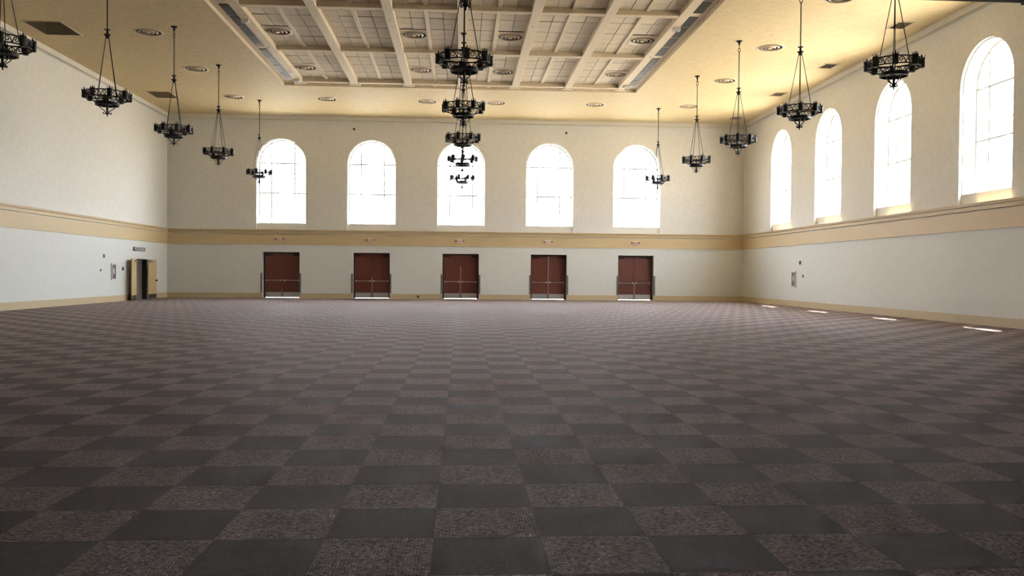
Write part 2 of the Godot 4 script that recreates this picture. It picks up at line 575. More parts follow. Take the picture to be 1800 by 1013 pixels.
# ------------------------------------------------------------------ chandelier
func build_chandelier(label: String, drop: float) -> Node3D:
	var o := thing("ring_chandelier", label, "chandelier", Vector3.ZERO, Basis.IDENTITY, "iron ring chandeliers hanging in three rows")
	# origin: centre of the ring; "drop" is the height from there to what it hangs on
	var R := 0.592
	part("canopy", Shape.new().lathe(Vector3(0, drop, 0), [Vector2(0, -0.16), Vector2(0.035, -0.15), Vector2(0.04, -0.07), Vector2(0.11, -0.03), Vector2(0.115, 0.0)], 14), M.iron, o)
	for k in 2:
		var ring := []
		for i in 13:
			var a := TAU * i / 12
			var p := Vector3(cos(a) * 0.045, sin(a) * 0.075, 0)
			if k == 1:
				p = Vector3(0, p.y, p.x)
			ring.append(p + Vector3(0, drop - 0.22 - 0.125 * k, 0))
		part("chain_link", Shape.new().tube(ring, 0.012, 5), M.iron, o)
	part("hanging_rod", Shape.new().tube([Vector3(0, drop - 0.40, 0), Vector3(0, 1.95, 0)], 0.017, 8), M.iron, o)
	part("collar", Shape.new().lathe(Vector3(0, 1.75, 0), [Vector2(0, -0.08), Vector2(0.05, -0.06), Vector2(0.055, 0.0), Vector2(0.095, 0.03), Vector2(0.10, 0.05), Vector2(0.035, 0.07), Vector2(0.03, 0.16), Vector2(0.085, 0.18), Vector2(0.085, 0.195), Vector2(0.02, 0.215), Vector2(0.0, 0.23)], 16), M.iron, o)
	for k in 4:
		var a := PI / 2 * k + 0.1
		var e := Vector3(cos(a), 0, sin(a))
		part("suspension_rod", Shape.new().tube([e * 0.05 + Vector3(0, 1.72, 0), e * 0.36 + Vector3(0, -0.02, 0)], 0.011, 6), M.iron, o)
		part("cross_bar", Shape.new().tube([Vector3(0, -0.05, 0), e * (R - 0.01) + Vector3(0, -0.05, 0)], 0.016, 6), M.iron, o)
	# the main ring: two hoops with scrolls between the candle cups
	var ring := part("ring", hoop(R, 0.07, 0.10, 0.012), M.iron, o)
	part("lower_hoop", hoop(R, -0.10, -0.07, 0.012), M.iron, ring)
	for k in 8:
		var a := TAU * (k + 0.5) / 8 + PI / 8 * 0.0
		for side in [-1.0, 1.0]:
			var pts := []
			for i in 22:
				var t := i / 21.0
				var f := t * TAU * 1.35
				var rr := lerpf(0.066, 0.014, t)
				var u: float = side * (0.094 - cos(f) * rr)
				var y := sin(f) * rr
				pts.append(Vector3(cos(a + u / R) * R, y, sin(a + u / R) * R))
			pts.push_front(Vector3(cos(a + side * 0.004 / R) * R, -0.072, sin(a + side * 0.004 / R) * R))
			part("scroll", Shape.new().tube(pts, 0.013, 4), M.iron, ring)
	for k in 8:
		var a := TAU * k / 8
		var c := Vector3(cos(a) * (R + 0.012), 0, sin(a) * (R + 0.012))
		var cup := part("candle_cup", Shape.new().lathe(Vector3.ZERO, [Vector2(0, -0.125), Vector2(0.055, -0.12), Vector2(0.074, -0.105), Vector2(0.074, 0.085), Vector2(0.086, 0.097), Vector2(0.086, 0.107), Vector2(0.03, 0.103), Vector2(0.022, 0.125), Vector2(0.0, 0.125)], 12), M.iron, o, c, Basis(Vector3.UP, -a))
		var leaf := Shape.new()
		for j in 4:
			var f := TAU * j / 4 + 0.3
			var e := Vector3(cos(f), 0, sin(f))
			leaf.tube([e * 0.02 + Vector3(0, 0.10, 0), e * 0.058 + Vector3(0, 0.12, 0), e * 0.06 + Vector3(0, 0.15, 0), e * 0.078 + Vector3(0, 0.172, 0)], 0.014, 5, 0.006)
		leaf.tube([Vector3(0, 0.115, 0), Vector3(0, 0.16, 0), Vector3(0, 0.20, 0)], 0.02, 6, 0.006)
		part("crown", leaf, M.iron, cup)
		# arm down to the small ring
		var e2 := Vector3(cos(a), 0, sin(a))
		part("arm", Shape.new().tube([e2 * (R - 0.01) + Vector3(0, -0.085, 0), e2 * 0.48 + Vector3(0, -0.12, 0), e2 * 0.39 + Vector3(0, -0.165, 0), e2 * 0.32 + Vector3(0, -0.22, 0)], 0.012, 5), M.iron, o)
	part("bottom_ring", hoop(0.315, -0.285, -0.195, 0.014), M.iron, o)
	part("stem", Shape.new().tube([Vector3(0, 0.0, 0), Vector3(0, -0.50, 0)], 0.03, 8), M.iron, o)
	for k in 4:
		var a := PI / 2 * k + 0.1
		var e := Vector3(cos(a), 0, sin(a))
		part("spoke", Shape.new().box(e * 0.155 + Vector3(0, -0.25, 0), Vector3(0.31, 0.02, 0.05), Basis(Vector3.UP, -a)), M.iron, o)
		var f := Vector3(cos(a + PI / 4), 0, sin(a + PI / 4))
		var pts := []
		for q in [[0.20, -0.275], [0.21, -0.32], [0.18, -0.365], [0.12, -0.41], [0.06, -0.45], [0.04, -0.49], [0.06, -0.525], [0.10, -0.53], [0.12, -0.505], [0.10, -0.485], [0.085, -0.50]]:
			pts.append(f * q[0] + Vector3(0, q[1], 0))
		part("bracket", Shape.new().tube(pts, 0.013, 5), M.iron, o)
	part("finial", Shape.new().lathe(Vector3(0, -0.50, 0), [Vector2(0, -0.11), Vector2(0.022, -0.085), Vector2(0.012, -0.06), Vector2(0.045, -0.03), Vector2(0.04, 0.0), Vector2(0.02, 0.02), Vector2(0, 0.02)], 10), M.iron, o)
	return o

func hoop(r: float, y0: float, y1: float, t: float) -> Shape:
	return Shape.new().lathe(Vector3.ZERO, [Vector2(r + t, y0), Vector2(r + t, y1), Vector2(r - t, y1), Vector2(r - t, y0), Vector2(r + t, y0)], 40)

# ------------------------------------------------------------------ round ceiling diffuser
func build_diffuser(label: String) -> Node3D:
	var o := thing("ceiling_diffuser", label, "air diffuser", Vector3.ZERO, Basis.IDENTITY, "round air diffusers on the ceiling")
	part("duct", Shape.new().lathe(Vector3.ZERO, [Vector2(0.455, 0.0), Vector2(0.455, 0.36), Vector2(0.0, 0.36)], 36), M.duct, o)
	part("flange", Shape.new().lathe(Vector3.ZERO, [Vector2(0.455, -0.006), Vector2(0.465, -0.022), Vector2(0.49, -0.022), Vector2(0.53, 0.0)], 36), M.diffuser, o)
	for q in [[0.36, 0.030], [0.22, 0.040]]:
		part("cone", Shape.new().lathe(Vector3.ZERO, [Vector2(q[0] - 0.065, -q[1]), Vector2(q[0] - 0.055, -q[1] - 0.006), Vector2(q[0], -0.012), Vector2(q[0] - 0.01, -0.006)], 32), M.diffuser, o)
	part("cap", Shape.new().lathe(Vector3.ZERO, [Vector2(0, -0.05), Vector2(0.07, -0.045), Vector2(0.09, -0.02), Vector2(0.08, -0.006)], 24), M.diffuser, o)
	return o

# a box without its lower face
func open_box(x: float, y: float, z: float) -> Shape:
	var s := Shape.new()
	for k in [-1.0, 1.0]:
		s.quad(Vector3(k * x / 2, 0, -z / 2), Vector3(k * x / 2, 0, z / 2), Vector3(k * x / 2, y, z / 2), Vector3(k * x / 2, y, -z / 2), Vector3(-k, 0, 0))
		s.quad(Vector3(-x / 2, 0, k * z / 2), Vector3(x / 2, 0, k * z / 2), Vector3(x / 2, y, k * z / 2), Vector3(-x / 2, y, k * z / 2), Vector3(0, 0, -k))
	s.quad(Vector3(-x / 2, y, -z / 2), Vector3(x / 2, y, -z / 2), Vector3(x / 2, y, z / 2), Vector3(-x / 2, y, z / 2), Vector3.DOWN)
	return s

func ceiling_grille(label: String, x: float, d: float, sx: float, sd: float, y: float) -> void:
	var o := thing("ceiling_grille", label, "vent grille", Vector3(x, y, -d), Basis.IDENTITY, "return air grilles on the ceiling")
	var s := Shape.new()
	for k in [-1.0, 1.0]:
		s.box(Vector3(k * (sx / 2 - 0.025), -0.012, 0), Vector3(0.05, 0.024, sd), Basis.IDENTITY, 0.004)
		s.box(Vector3(0, -0.012, k * (sd / 2 - 0.025)), Vector3(sx - 0.1, 0.024, 0.05), Basis.IDENTITY, 0.004)
	part("frame", s, M.diffuser, o)
	part("duct", open_box(sx - 0.085, 0.45, sd - 0.085), M.duct, o)
	s = Shape.new()
	var count := int((sd - 0.1) / 0.045)
	for k in count:
		s.box(Vector3(0, -0.012, -sd / 2 + 0.05 + (k + 0.5) * (sd - 0.1) / count), Vector3(sx - 0.1, 0.004, 0.032), Basis(Vector3.RIGHT, 0.3))
	part("louvres", s, M.louvre, o)

# ================================================================== the scene
func _ready() -> void:
	# ---- camera
	var cam := Camera3D.new()
	cam.name = "camera"
	cam.transform = Transform3D(Basis(Vector3(0.998153, 0.008709, 0.060117), Vector3(-0.007691, 0.999824, -0.017133), Vector3(-0.060255, 0.016639, 0.998044)), Vector3(0, 1.4975, 0))
	cam.fov = 37.29
	cam.near = 0.05
	cam.far = 400.0
	cam.current = true
	add_child(cam)
	# ---- sky, sun, exposure
	var sky_mat := ProceduralSkyMaterial.new()
	sky_mat.sky_top_color = Color(0.88, 0.93, 1.0)
	sky_mat.sky_horizon_color = Color(1.0, 0.99, 0.98)
	sky_mat.ground_horizon_color = Color(0.95, 0.91, 0.84)
	sky_mat.ground_bottom_color = Color(0.95, 0.91, 0.84)
	sky_mat.sky_energy_multiplier = 1.0
	sky_mat.ground_energy_multiplier = 1.0
	var sky := Sky.new()
	sky.sky_material = sky_mat
	var env := Environment.new()
	env.background_mode = Environment.BG_SKY
	env.sky = sky
	env.background_energy_multiplier = 33.0
	env.tonemap_mode = Environment.TONE_MAPPER_LINEAR
	env.tonemap_exposure = 1.04
	env.sdfgi_enabled = true
	env.ssao_enabled = true
	env.ssil_enabled = true
	var we := WorldEnvironment.new()
	we.name = "world_environment"
	we.environment = env
	add_child(we)
	var sun := DirectionalLight3D.new()
	sun.name = "sun"
	var travel := Vector3(-0.244, -1.0, 0.31).normalized()
	sun.transform = Transform3D(Basis.looking_at(travel, Vector3.BACK), Vector3(0, 30, 0))
	sun.light_energy = 40.0
	sun.light_color = Color(1.0, 0.96, 0.90)
	sun.light_angular_distance = 0.53
	sun.shadow_enabled = true
	sun.sky_mode = DirectionalLight3D.SKY_MODE_LIGHT_ONLY
	add_child(sun)

	make_materials()
	build_floor()
	build_walls()
	build_trim()
	build_ceiling()
	build_windows_and_doors()
	build_ceiling_fittings()
	build_chandeliers()
	build_wall_fittings()

# ------------------------------------------------------------------ floor
func build_floor() -> void:
	var o := setting("floor", "checkered carpet tile floor of light ribbed and dark charcoal squares", "floor")
	part("subfloor", Shape.new().slab(-W - 0.7, W + 0.7, -0.25, -0.012, NEAR - 0.7, D + 0.7), M.dark, o)
	var g := 0.0012
	var one := Shape.new().box(Vector3(0, -0.006, 0), Vector3(TILE - g, 0.012, TILE - g), Basis.IDENTITY).mesh()
	var near := []
	var rest := []
	var i0 := int(floor((-W - GX) / TILE))
	var i1 := int(ceil((W - GX) / TILE))
	var j0 := int(floor((NEAR - GD) / TILE))
	var j1 := int(ceil((D - GD) / TILE))
	for j in range(j0, j1):
		for i in range(i0, i1):
			var x := GX + (i + 0.5) * TILE
			var d := GD + (j + 0.5) * TILE
			var across := (x - 0.06 * d) / maxf(d, 0.1)
			if d > 3.7 and absf(across) < 0.66:
				near.append([d, x, i, j])
			else:
				rest.append([d, x, i, j])
	near.sort_custom(func(a, b): return a[0] * 1000 + absf(a[1]) < b[0] * 1000 + absf(b[1]))
	rest += near.slice(300)
	for t in near.slice(0, 300):
		var m: Material = M.light_carpet if posmod(t[2] + t[3], 2) == 0 else M.dark_carpet
		put_mesh("carpet_tile", one, m, o, Vector3(t[1], 0, -t[0]))
	var light := Shape.new()
	var dark := Shape.new()
	for t in rest:
		var s: Shape = light if posmod(t[2] + t[3], 2) == 0 else dark
		var x0 := maxf(t[1] - TILE / 2 + g / 2, -W)
		var x1 := minf(t[1] + TILE / 2 - g / 2, W)
		var d0 := maxf(t[0] - TILE / 2 + g / 2, NEAR)
		var d1 := minf(t[0] + TILE / 2 - g / 2, D)
		if x1 - x0 > 0.01 and d1 - d0 > 0.01:
			s.slab(x0, x1, -0.012, 0.0, d0, d1)
	var both := ArrayMesh.new()
	for q in [[light, M.light_carpet], [dark, M.dark_carpet]]:
		var arr := []
		arr.resize(Mesh.ARRAY_MAX)
		arr[Mesh.ARRAY_VERTEX] = q[0].v
		arr[Mesh.ARRAY_NORMAL] = q[0].n
		both.add_surface_from_arrays(Mesh.PRIMITIVE_TRIANGLES, arr)
		both.surface_set_material(both.get_surface_count() - 1, q[1])
	var mi := MeshInstance3D.new()
	mi.name = "carpet_tiles"
	mi.mesh = both
	mi.set_meta("kind", "stuff")
	o.add_child(mi, true)

# ------------------------------------------------------------------ walls
const FAR_WIN := [-10.18, -5.09, 0.0, 5.09, 10.18]
const RIGHT_WIN := [43.38, 37.70, 31.95, 26.12]
const REST_C := 45.17
const REST_HW := 0.83
const REST_TOP := 2.10

func build_walls() -> void:
	var doors := []
	for c in FAR_WIN:
		doors.append([c, 1.045, 2.62])
	wall("wall_far", "cream stucco end wall with five arched windows above five double doors", -W - WALL_T, W + WALL_T, FAR_WIN, doors, far_at)
	wall("wall_right", "off-white side wall with a row of tall arched windows", NEAR, D, RIGHT_WIN, [], right_at)
	wall("wall_left", "plain white side wall with a restroom doorway near its far end", NEAR, D, [], [[REST_C, REST_HW, REST_TOP]], left_at)
	var o := setting("wall_near", "wall behind the camera", "wall")
	part("plaster", Shape.new().slab(-W - WALL_T, W + WALL_T, -0.2, H + 0.8, NEAR - 0.6, NEAR), M.lower, o)
	o = setting("wall_header", "header wall over the opening of the low front bay", "wall")
	part("plaster", Shape.new().slab(-W, W, LINTEL_Y + 0.02, H + 0.8, LINTEL - 0.4, LINTEL), M.upper, o)
	part("track", Shape.new().slab(-W, W, LINTEL_Y, LINTEL_Y + 0.02, LINTEL - 0.4, LINTEL), M.black, o)
	part("track_stop", Shape.new().slab(7.07, 7.16, LINTEL_Y - 0.03, LINTEL_Y, LINTEL - 0.1, LINTEL, 0.008), M.black, o)
	# dark passage behind the restroom doorway
	o = setting("wall_passage", "dark passage behind the restroom doorway", "wall")
	var x0 := -W - WALL_T
	var s := Shape.new()
	s.slab(x0 - 2.1, x0 - 2.0, 0, 2.6, REST_C - 4.0, REST_C + 9.0)
	s.slab(x0 - 2.0, x0, 0, 2.6, REST_C - 4.1, REST_C - 4.0)
	s.slab(x0 - 2.0, x0, 0, 2.6, REST_C + 9.0, REST_C + 9.1)
	s.slab(x0 - 0.1, x0, 0, 2.6, D + WALL_T, REST_C + 9.0)
	part("plaster", s, M.passage, o)
	part("soffit", Shape.new().slab(x0 - 2.1, x0, 2.6, 2.7, REST_C - 4.1, REST_C + 9.1), M.passage, o)
	part("floor_slab", Shape.new().slab(x0 - 2.1, x0, -0.1, 0.0, REST_C - 4.1, REST_C + 9.1), M.dark_carpet, o)
	# the grey flat roof of the porch beyond the end doors
	o = setting("ceiling_porch", "grey flat porch roof outside the end wall", "roof")
	part("roof_slab", Shape.new().slab(-W - 6, W + 6, 3.25, 3.5, D + WALL_T, D + WALL_T + 22.0), M.roofing, o)
	for k in 5:
		part("post", Shape.new().slab(-14.1 + 7 * k, -13.9 + 7 * k, -0.2, 3.25, D + 18.0, D + 18.2), M.dark, o)
	# the eave outside the far wall, which keeps the high sun off its windows
	o = setting("trim_9", "roof eave outside the end wall", "eave")
	part("eave", Shape.new().slab(-W - 2, W + 2, H + 0.81, H + 0.95, D, D + WALL_T + 2.8), M.crown, o)

func build_trim() -> void:
	# tan band with a stepped cornice, the crown and the baseboards, wall by wall
	var runs := [["far", far_at, -W, W, ["end wall", "window sills"]], ["right", right_at, LINTEL, D, ["window wall", "arched windows"]], ["left", left_at, LINTEL, D, ["blank side wall", "plain plaster"]]]
	var n := 1
	for r in runs:
		var at: Callable = r[1]
		var prism := func(y0: float, y1: float, depth: float, ua: float, ub: float, s: Shape) -> void:
			var a: Vector3 = at.call(ua, y0, 0.0)
			var b: Vector3 = at.call(ub, y1, -depth)
			s.box((a + b) / 2, (b - a).abs())
		var o := setting("trim_%d" % n, "tan painted band with moulded cornice along the %s" % r[4][0], "trim")
		var s := Shape.new()
		prism.call(3.03, 3.07, 0.045, r[2], r[3], s)
		prism.call(3.07, 3.625, 0.03, r[2], r[3], s)
		part("band", s, M.tan, o)
		s = Shape.new()
		prism.call(3.66, 3.77, 0.09, r[2], r[3], s)
		prism.call(3.77, 3.80, 0.05, r[2], r[3], s)
		prism.call(3.80, 3.845, 0.13, r[2], r[3], s)
		prism.call(3.845, 3.885, 0.16, r[2], r[3], s)
		part("cornice", s, M.tan, o)
		n += 1
		o = setting("trim_%d" % n, "pale crown moulding under the ceiling of the %s" % r[4][0], "trim")
		s = Shape.new()
		prism.call(10.115, H, 0.14, r[2], r[3], s)
		prism.call(10.07, 10.095, 0.03, r[2], r[3], s)
		part("moulding", s, M.crown, o)
		n += 1
		o = setting("baseboard_%s" % r[0], "tan baseboard along the foot of the %s" % r[4][0], "baseboard")
		var gaps := []
		if r[0] == "far":
			for c in FAR_WIN:
				gaps.append([c - 1.045, c + 1.045])
		elif r[0] == "left":
			gaps.append([REST_C - REST_HW, REST_C + REST_HW])
		var u: float = r[2] if r[0] == "far" else NEAR
		for g in gaps + [[r[3], 0]]:
			s = Shape.new()
			prism.call(0.0, 0.275, 0.03, u, g[0], s)
			prism.call(0.275, 0.29, 0.018, u, g[0], s)
			part("board", s, M.base, o)
			u = g[1]

# ------------------------------------------------------------------ ceiling
const BEAMS := [-7.58, -5.04, -2.52, 0.0, 2.52, 5.04, 7.58]
const CROSS := [23.40, 29.12, 34.84, 40.52]
const BEAM_Y := 10.355
const PANEL_Y := 10.545

func build_ceiling() -> void:
	var o := setting("ceiling", "ochre plaster ceiling around a sunken field of cream coffers", "ceiling")
	var t := 0.14
	var s := Shape.new()
	var holes := [{"c": 0.0, "hw": COF_X, "y0": COF_NEAR, "top": COF_FAR}]
	for q in DIFFUSERS:
		if q[1] < H + 0.1:
			holes.append({"c": q[0], "hw": 0.46, "y0": q[2], "disc": true})
	for q in GRILLES:
		holes.append({"c": q[0], "hw": q[2] / 2 - 0.04, "y0": q[1] - q[3] / 2 + 0.04, "top": q[1] + q[3] / 2 - 0.04})
	wall_layer(s, -W - 0.1, W + 0.1, LINTEL - 0.4, D + 0.1, 0.0, t, holes, func(u: float, v: float, w: float) -> Vector3: return Vector3(u, H + w, -v))
	part("plaster", s, M.ceiling, o)
	s = Shape.new()
	s.slab(-W - WALL_T, W + WALL_T, DECK, DECK + 0.2, LINTEL - 0.4, D + WALL_T)
	s.slab(-W - WALL_T, W + WALL_T, LINTEL_Y, LINTEL_Y + 0.2, NEAR - 0.5, LINTEL - 0.4)
	part("deck", s, M.deck, o)
	# the moulding round the sunken field
	s = Shape.new()
	for k in [-1.0, 1.0]:
		s.slab(k * (COF_X - 0.03), k * COF_X, H - 0.012, H + 0.14, COF_NEAR, COF_FAR)
	s.slab(-COF_X, COF_X, H - 0.012, H + 0.14, COF_FAR - 0.03, COF_FAR)
	part("field_edge", s, M.beam, o)
	# border boards that carry the grilles
	for k in [-1.0, 1.0]:
		part("border_board", Shape.new().slab(k * 7.74, k * (COF_X - 0.03), H + 0.14, H + 0.18, COF_NEAR, COF_FAR - 0.03), M.beam, o)
	part("border_board", Shape.new().slab(-7.74, 7.74, H + 0.14, H + 0.18, CROSS[3] + 0.13, COF_FAR - 0.03), M.beam, o)
	for x in BEAMS:
		part("beam", Shape.new().slab(x - 0.17, x + 0.17, BEAM_Y, DECK, COF_NEAR, CROSS[3] + 0.14, 0.012), M.beam, o)
		part("end_block", Shape.new().slab(x - 0.27, x + 0.27, BEAM_Y - 0.02, H + 0.14, CROSS[3] + 0.15, CROSS[3] + 0.36, 0.01), M.beam, o)
	for i in 6:
		var xm: float = (BEAMS[i] + BEAMS[i + 1]) / 2
		part("dentil", Shape.new().slab(xm - 0.09, xm + 0.09, BEAM_Y - 0.01, H + 0.14, CROSS[3] + 0.15, CROSS[3] + 0.30, 0.01), M.beam, o)
		for j in 4:
			part("cross_beam", Shape.new().slab(BEAMS[i] + 0.17, BEAMS[i + 1] - 0.17, BEAM_Y + 0.012, DECK, CROSS[j] - 0.13, CROSS[j] + 0.13, 0.012), M.beam, o)
	var rng := RandomNumberGenerator.new()
	rng.seed = 77
	var cache := {}
	for i in 6:
		var x0: float = BEAMS[i] + 0.17
		var x1: float = BEAMS[i + 1] - 0.17
		var xm := (x0 + x1) / 2
		for j in 3:
			var d0: float = CROSS[j] + 0.13
			var d1: float = CROSS[j + 1] - 0.13
			var cell := Node3D.new()
			cell.name = "coffer"
			cell.position = Vector3(xm, PANEL_Y, -(d0 + d1) / 2)
			o.add_child(cell, true)
			part("rib", Shape.new().slab(-0.075, 0.075, -0.045, 0.06, -(d1 - d0) / 2, (d1 - d0) / 2, 0.008), M.beam, cell)
			var cw := (x1 - x0 - 0.15) / 4
			var ch := (d1 - d0) / 4
			var vent_side := 0
			if i in [0, 2]:
				vent_side = -1
			elif i in [3, 5]:
				vent_side = 1
			for r in 4:
				for c in 4:
					var left := c < 2
					if r == 2 and j > 0 and ((vent_side == -1 and left) or (vent_side == 1 and not left)):
						continue
					var px := -(x1 - x0) / 2 + cw * (c + 0.5) + (0.0 if left else 0.15)
					var pd := -(d1 - d0) / 2 + ch * (r + 0.5)
					var key := "%.3f %.3f" % [cw, ch]
					if not cache.has(key):
						var two := Shape.new()
						for half in [-1.0, 1.0]:
							two.box(Vector3(0, 0, half * (ch - 0.05) * 0.25), Vector3(cw - 0.02, 0.03, (ch - 0.05) * 0.5 - 0.012), Basis.IDENTITY, 0.006)
						cache[key] = two.mesh()
					var sag := rng.randf_range(-0.006, 0.006)
					var tilt := Basis.from_euler(Vector3(rng.randf_range(-0.006, 0.006), 0, rng.randf_range(-0.008, 0.008)))
					put_mesh("panel", cache[key], M.panels[rng.randi() % 3], cell, Vector3(px, 0.015 + sag, -pd), tilt)
	# vent grilles in the border: four to each bay, on both sides
	for k in [-1.0, 1.0]:
		for j in 3:
			var a: float = CROSS[j] + 0.16
			var b: float = CROSS[j + 1] - 0.16
			for q in 4:
				var da := lerpf(a, b, q / 4.0) + 0.05
				var db := lerpf(a, b, (q + 1) / 4.0) - 0.05
				var g := Shape.new()
				var lo: float = minf(k * 7.86, k * 8.18)
				g.slab(lo, lo + 0.32, H + 0.128, H + 0.14, da, db)
				var w := 14
				for z in w:
					var dd := lerpf(da, db, (z + 0.5) / w)
					g.slab(lo, lo + 0.32, H + 0.120, H + 0.128, dd - 0.022, dd + 0.022)
				part("border_grille", g, M.grille, o)

# ------------------------------------------------------------------ windows, doors
func build_windows_and_doors() -> void:
	var order := ["leftmost", "second from the left", "middle", "second from the right", "rightmost"]
	for i in 5:
		window(i + 1, "%s of the five arched windows in the end wall" % order[i], FAR_WIN[i], far_at)
	var ro := ["farthest arched window of the right wall, beside the corner", "third arched window from the right edge, right wall", "second arched window from the right edge, right wall", "nearest and largest arched window in view, right wall"]
	for i in 4:
		window(i + 6, ro[i], RIGHT_WIN[i], right_at)
	for i in 5:
		double_door(i + 1, "%s pair of dark cherry doors with steel kick plates, end wall" % order[i], FAR_WIN[i])
	# restroom doors folded back against the left wall
	var o := setting("door_6", "tan double doors standing open under the restrooms sign", "door", Vector3(-W, 0, -REST_C))
	var s := Shape.new()
	for k in [-1.0, 1.0]:
		s.slab(-0.2, 0.025, 0, REST_TOP, k * (REST_HW - 0.05), k * REST_HW)
	s.slab(-0.2, 0.025, REST_TOP - 0.05, REST_TOP, -REST_HW + 0.05, REST_HW - 0.05)
	part("door_frame", s, M.dark, o)
	for q in [[-1.0, 1.12, 0.17], [1.0, 0.98, 0.08]]:
		var side: float = q[0]       # -1: the near leaf
		var wdt: float = q[1]
		var hinge := Vector3(0.07, 0, -side * REST_HW)
		var turn := Basis(Vector3.UP, -side * q[2])
		var leaf := part("leaf", Shape.new().slab(0.0, 0.045, 0.02, REST_TOP - 0.01, 0.0 if side > 0 else -wdt, wdt if side > 0 else 0.0, 0.004), M.tandoor, o, hinge, turn)
		part("kick_plate", Shape.new().slab(0.045, 0.05, 0.03, 0.26, 0.03 * side, (wdt - 0.03) * side), M.kick, leaf)
		part("closer", Shape.new().slab(0.045, 0.10, REST_TOP - 0.16, REST_TOP - 0.08, 0.03 * side, 0.38 * side, 0.01), M.dullsteel, leaf)
		if side > 0:
			part("handle", Shape.new().slab(0.045, 0.11, 0.94, 1.02, (wdt - 0.14) * side, (wdt + 0.015) * side, 0.01), M.dark, leaf)

const DIFFUSERS := [
	[-11.60, H, 32.5, "round air diffuser between the dark grille and the coffers, left ceiling"],
	[-11.60, H, 38.2, "second round air diffuser from the top, left ceiling"],
	[-11.54, H, 44.1, "round air diffuser nearest the end wall, far left ceiling"],
	[-6.87, H, 44.2, "round air diffuser above the leftmost arched end window"],
	[-1.78, H, 44.3, "round air diffuser just left of the middle chandeliers, near end wall"],
	[1.77, H, 44.3, "round air diffuser just right of the middle chandeliers, near end wall"],
	[6.90, H, 44.2, "round air diffuser right of centre above the end wall"],
	[11.82, H, 44.15, "round air diffuser nearest the far right corner of the ceiling"],
	[11.88, H, 38.2, "round air diffuser level with the far coffers, right ceiling"],
	[11.88, H, 32.5, "round air diffuser left of a tan grille, right ceiling"],
	[11.95, H, 26.55, "round air diffuser cut off by the top edge, right ceiling"],
	[-6.93, PANEL_Y, 32.75, "round air diffuser in the second coffer row, leftmost column"],
	[-1.83, PANEL_Y, 32.75, "round air diffuser in the second coffer row, left of centre beam"],
	[1.83, PANEL_Y, 32.75, "round air diffuser in the second coffer row, right of centre beam"],
	[6.93, PANEL_Y, 32.75, "round air diffuser in the second coffer row, rightmost column"],
	[-6.93, PANEL_Y, 38.4, "round air diffuser in the farthest coffer row, leftmost column"],
	[-1.83, PANEL_Y, 38.4, "round air diffuser in the farthest coffer row, left of centre beam"],
	[1.83, PANEL_Y, 38.4, "round air diffuser in the farthest coffer row, right of centre beam"],
	[6.93, PANEL_Y, 38.4, "round air diffuser in the farthest coffer row, rightmost column"],
]
const GRILLES := [
	[-14.93, 32.3, 1.37, 1.80, "large dark return air grille beside the nearest left chandelier"],
	[-14.97, 43.95, 1.18, 1.60, "large dark return air grille in the far left ceiling"],
	[15.32, 29.2, 0.62, 0.84, "tan ceiling grille behind the rods of the nearest right chandelier"],
	[15.32, 35.08, 0.62, 0.84, "tan ceiling grille between the two nearest right chandeliers"],
	[15.32, 40.75, 0.62, 0.84, "tan ceiling grille third along the right wall"],
	[15.32, 47.1, 0.62, 0.84, "tan ceiling grille in the far right corner"],
]

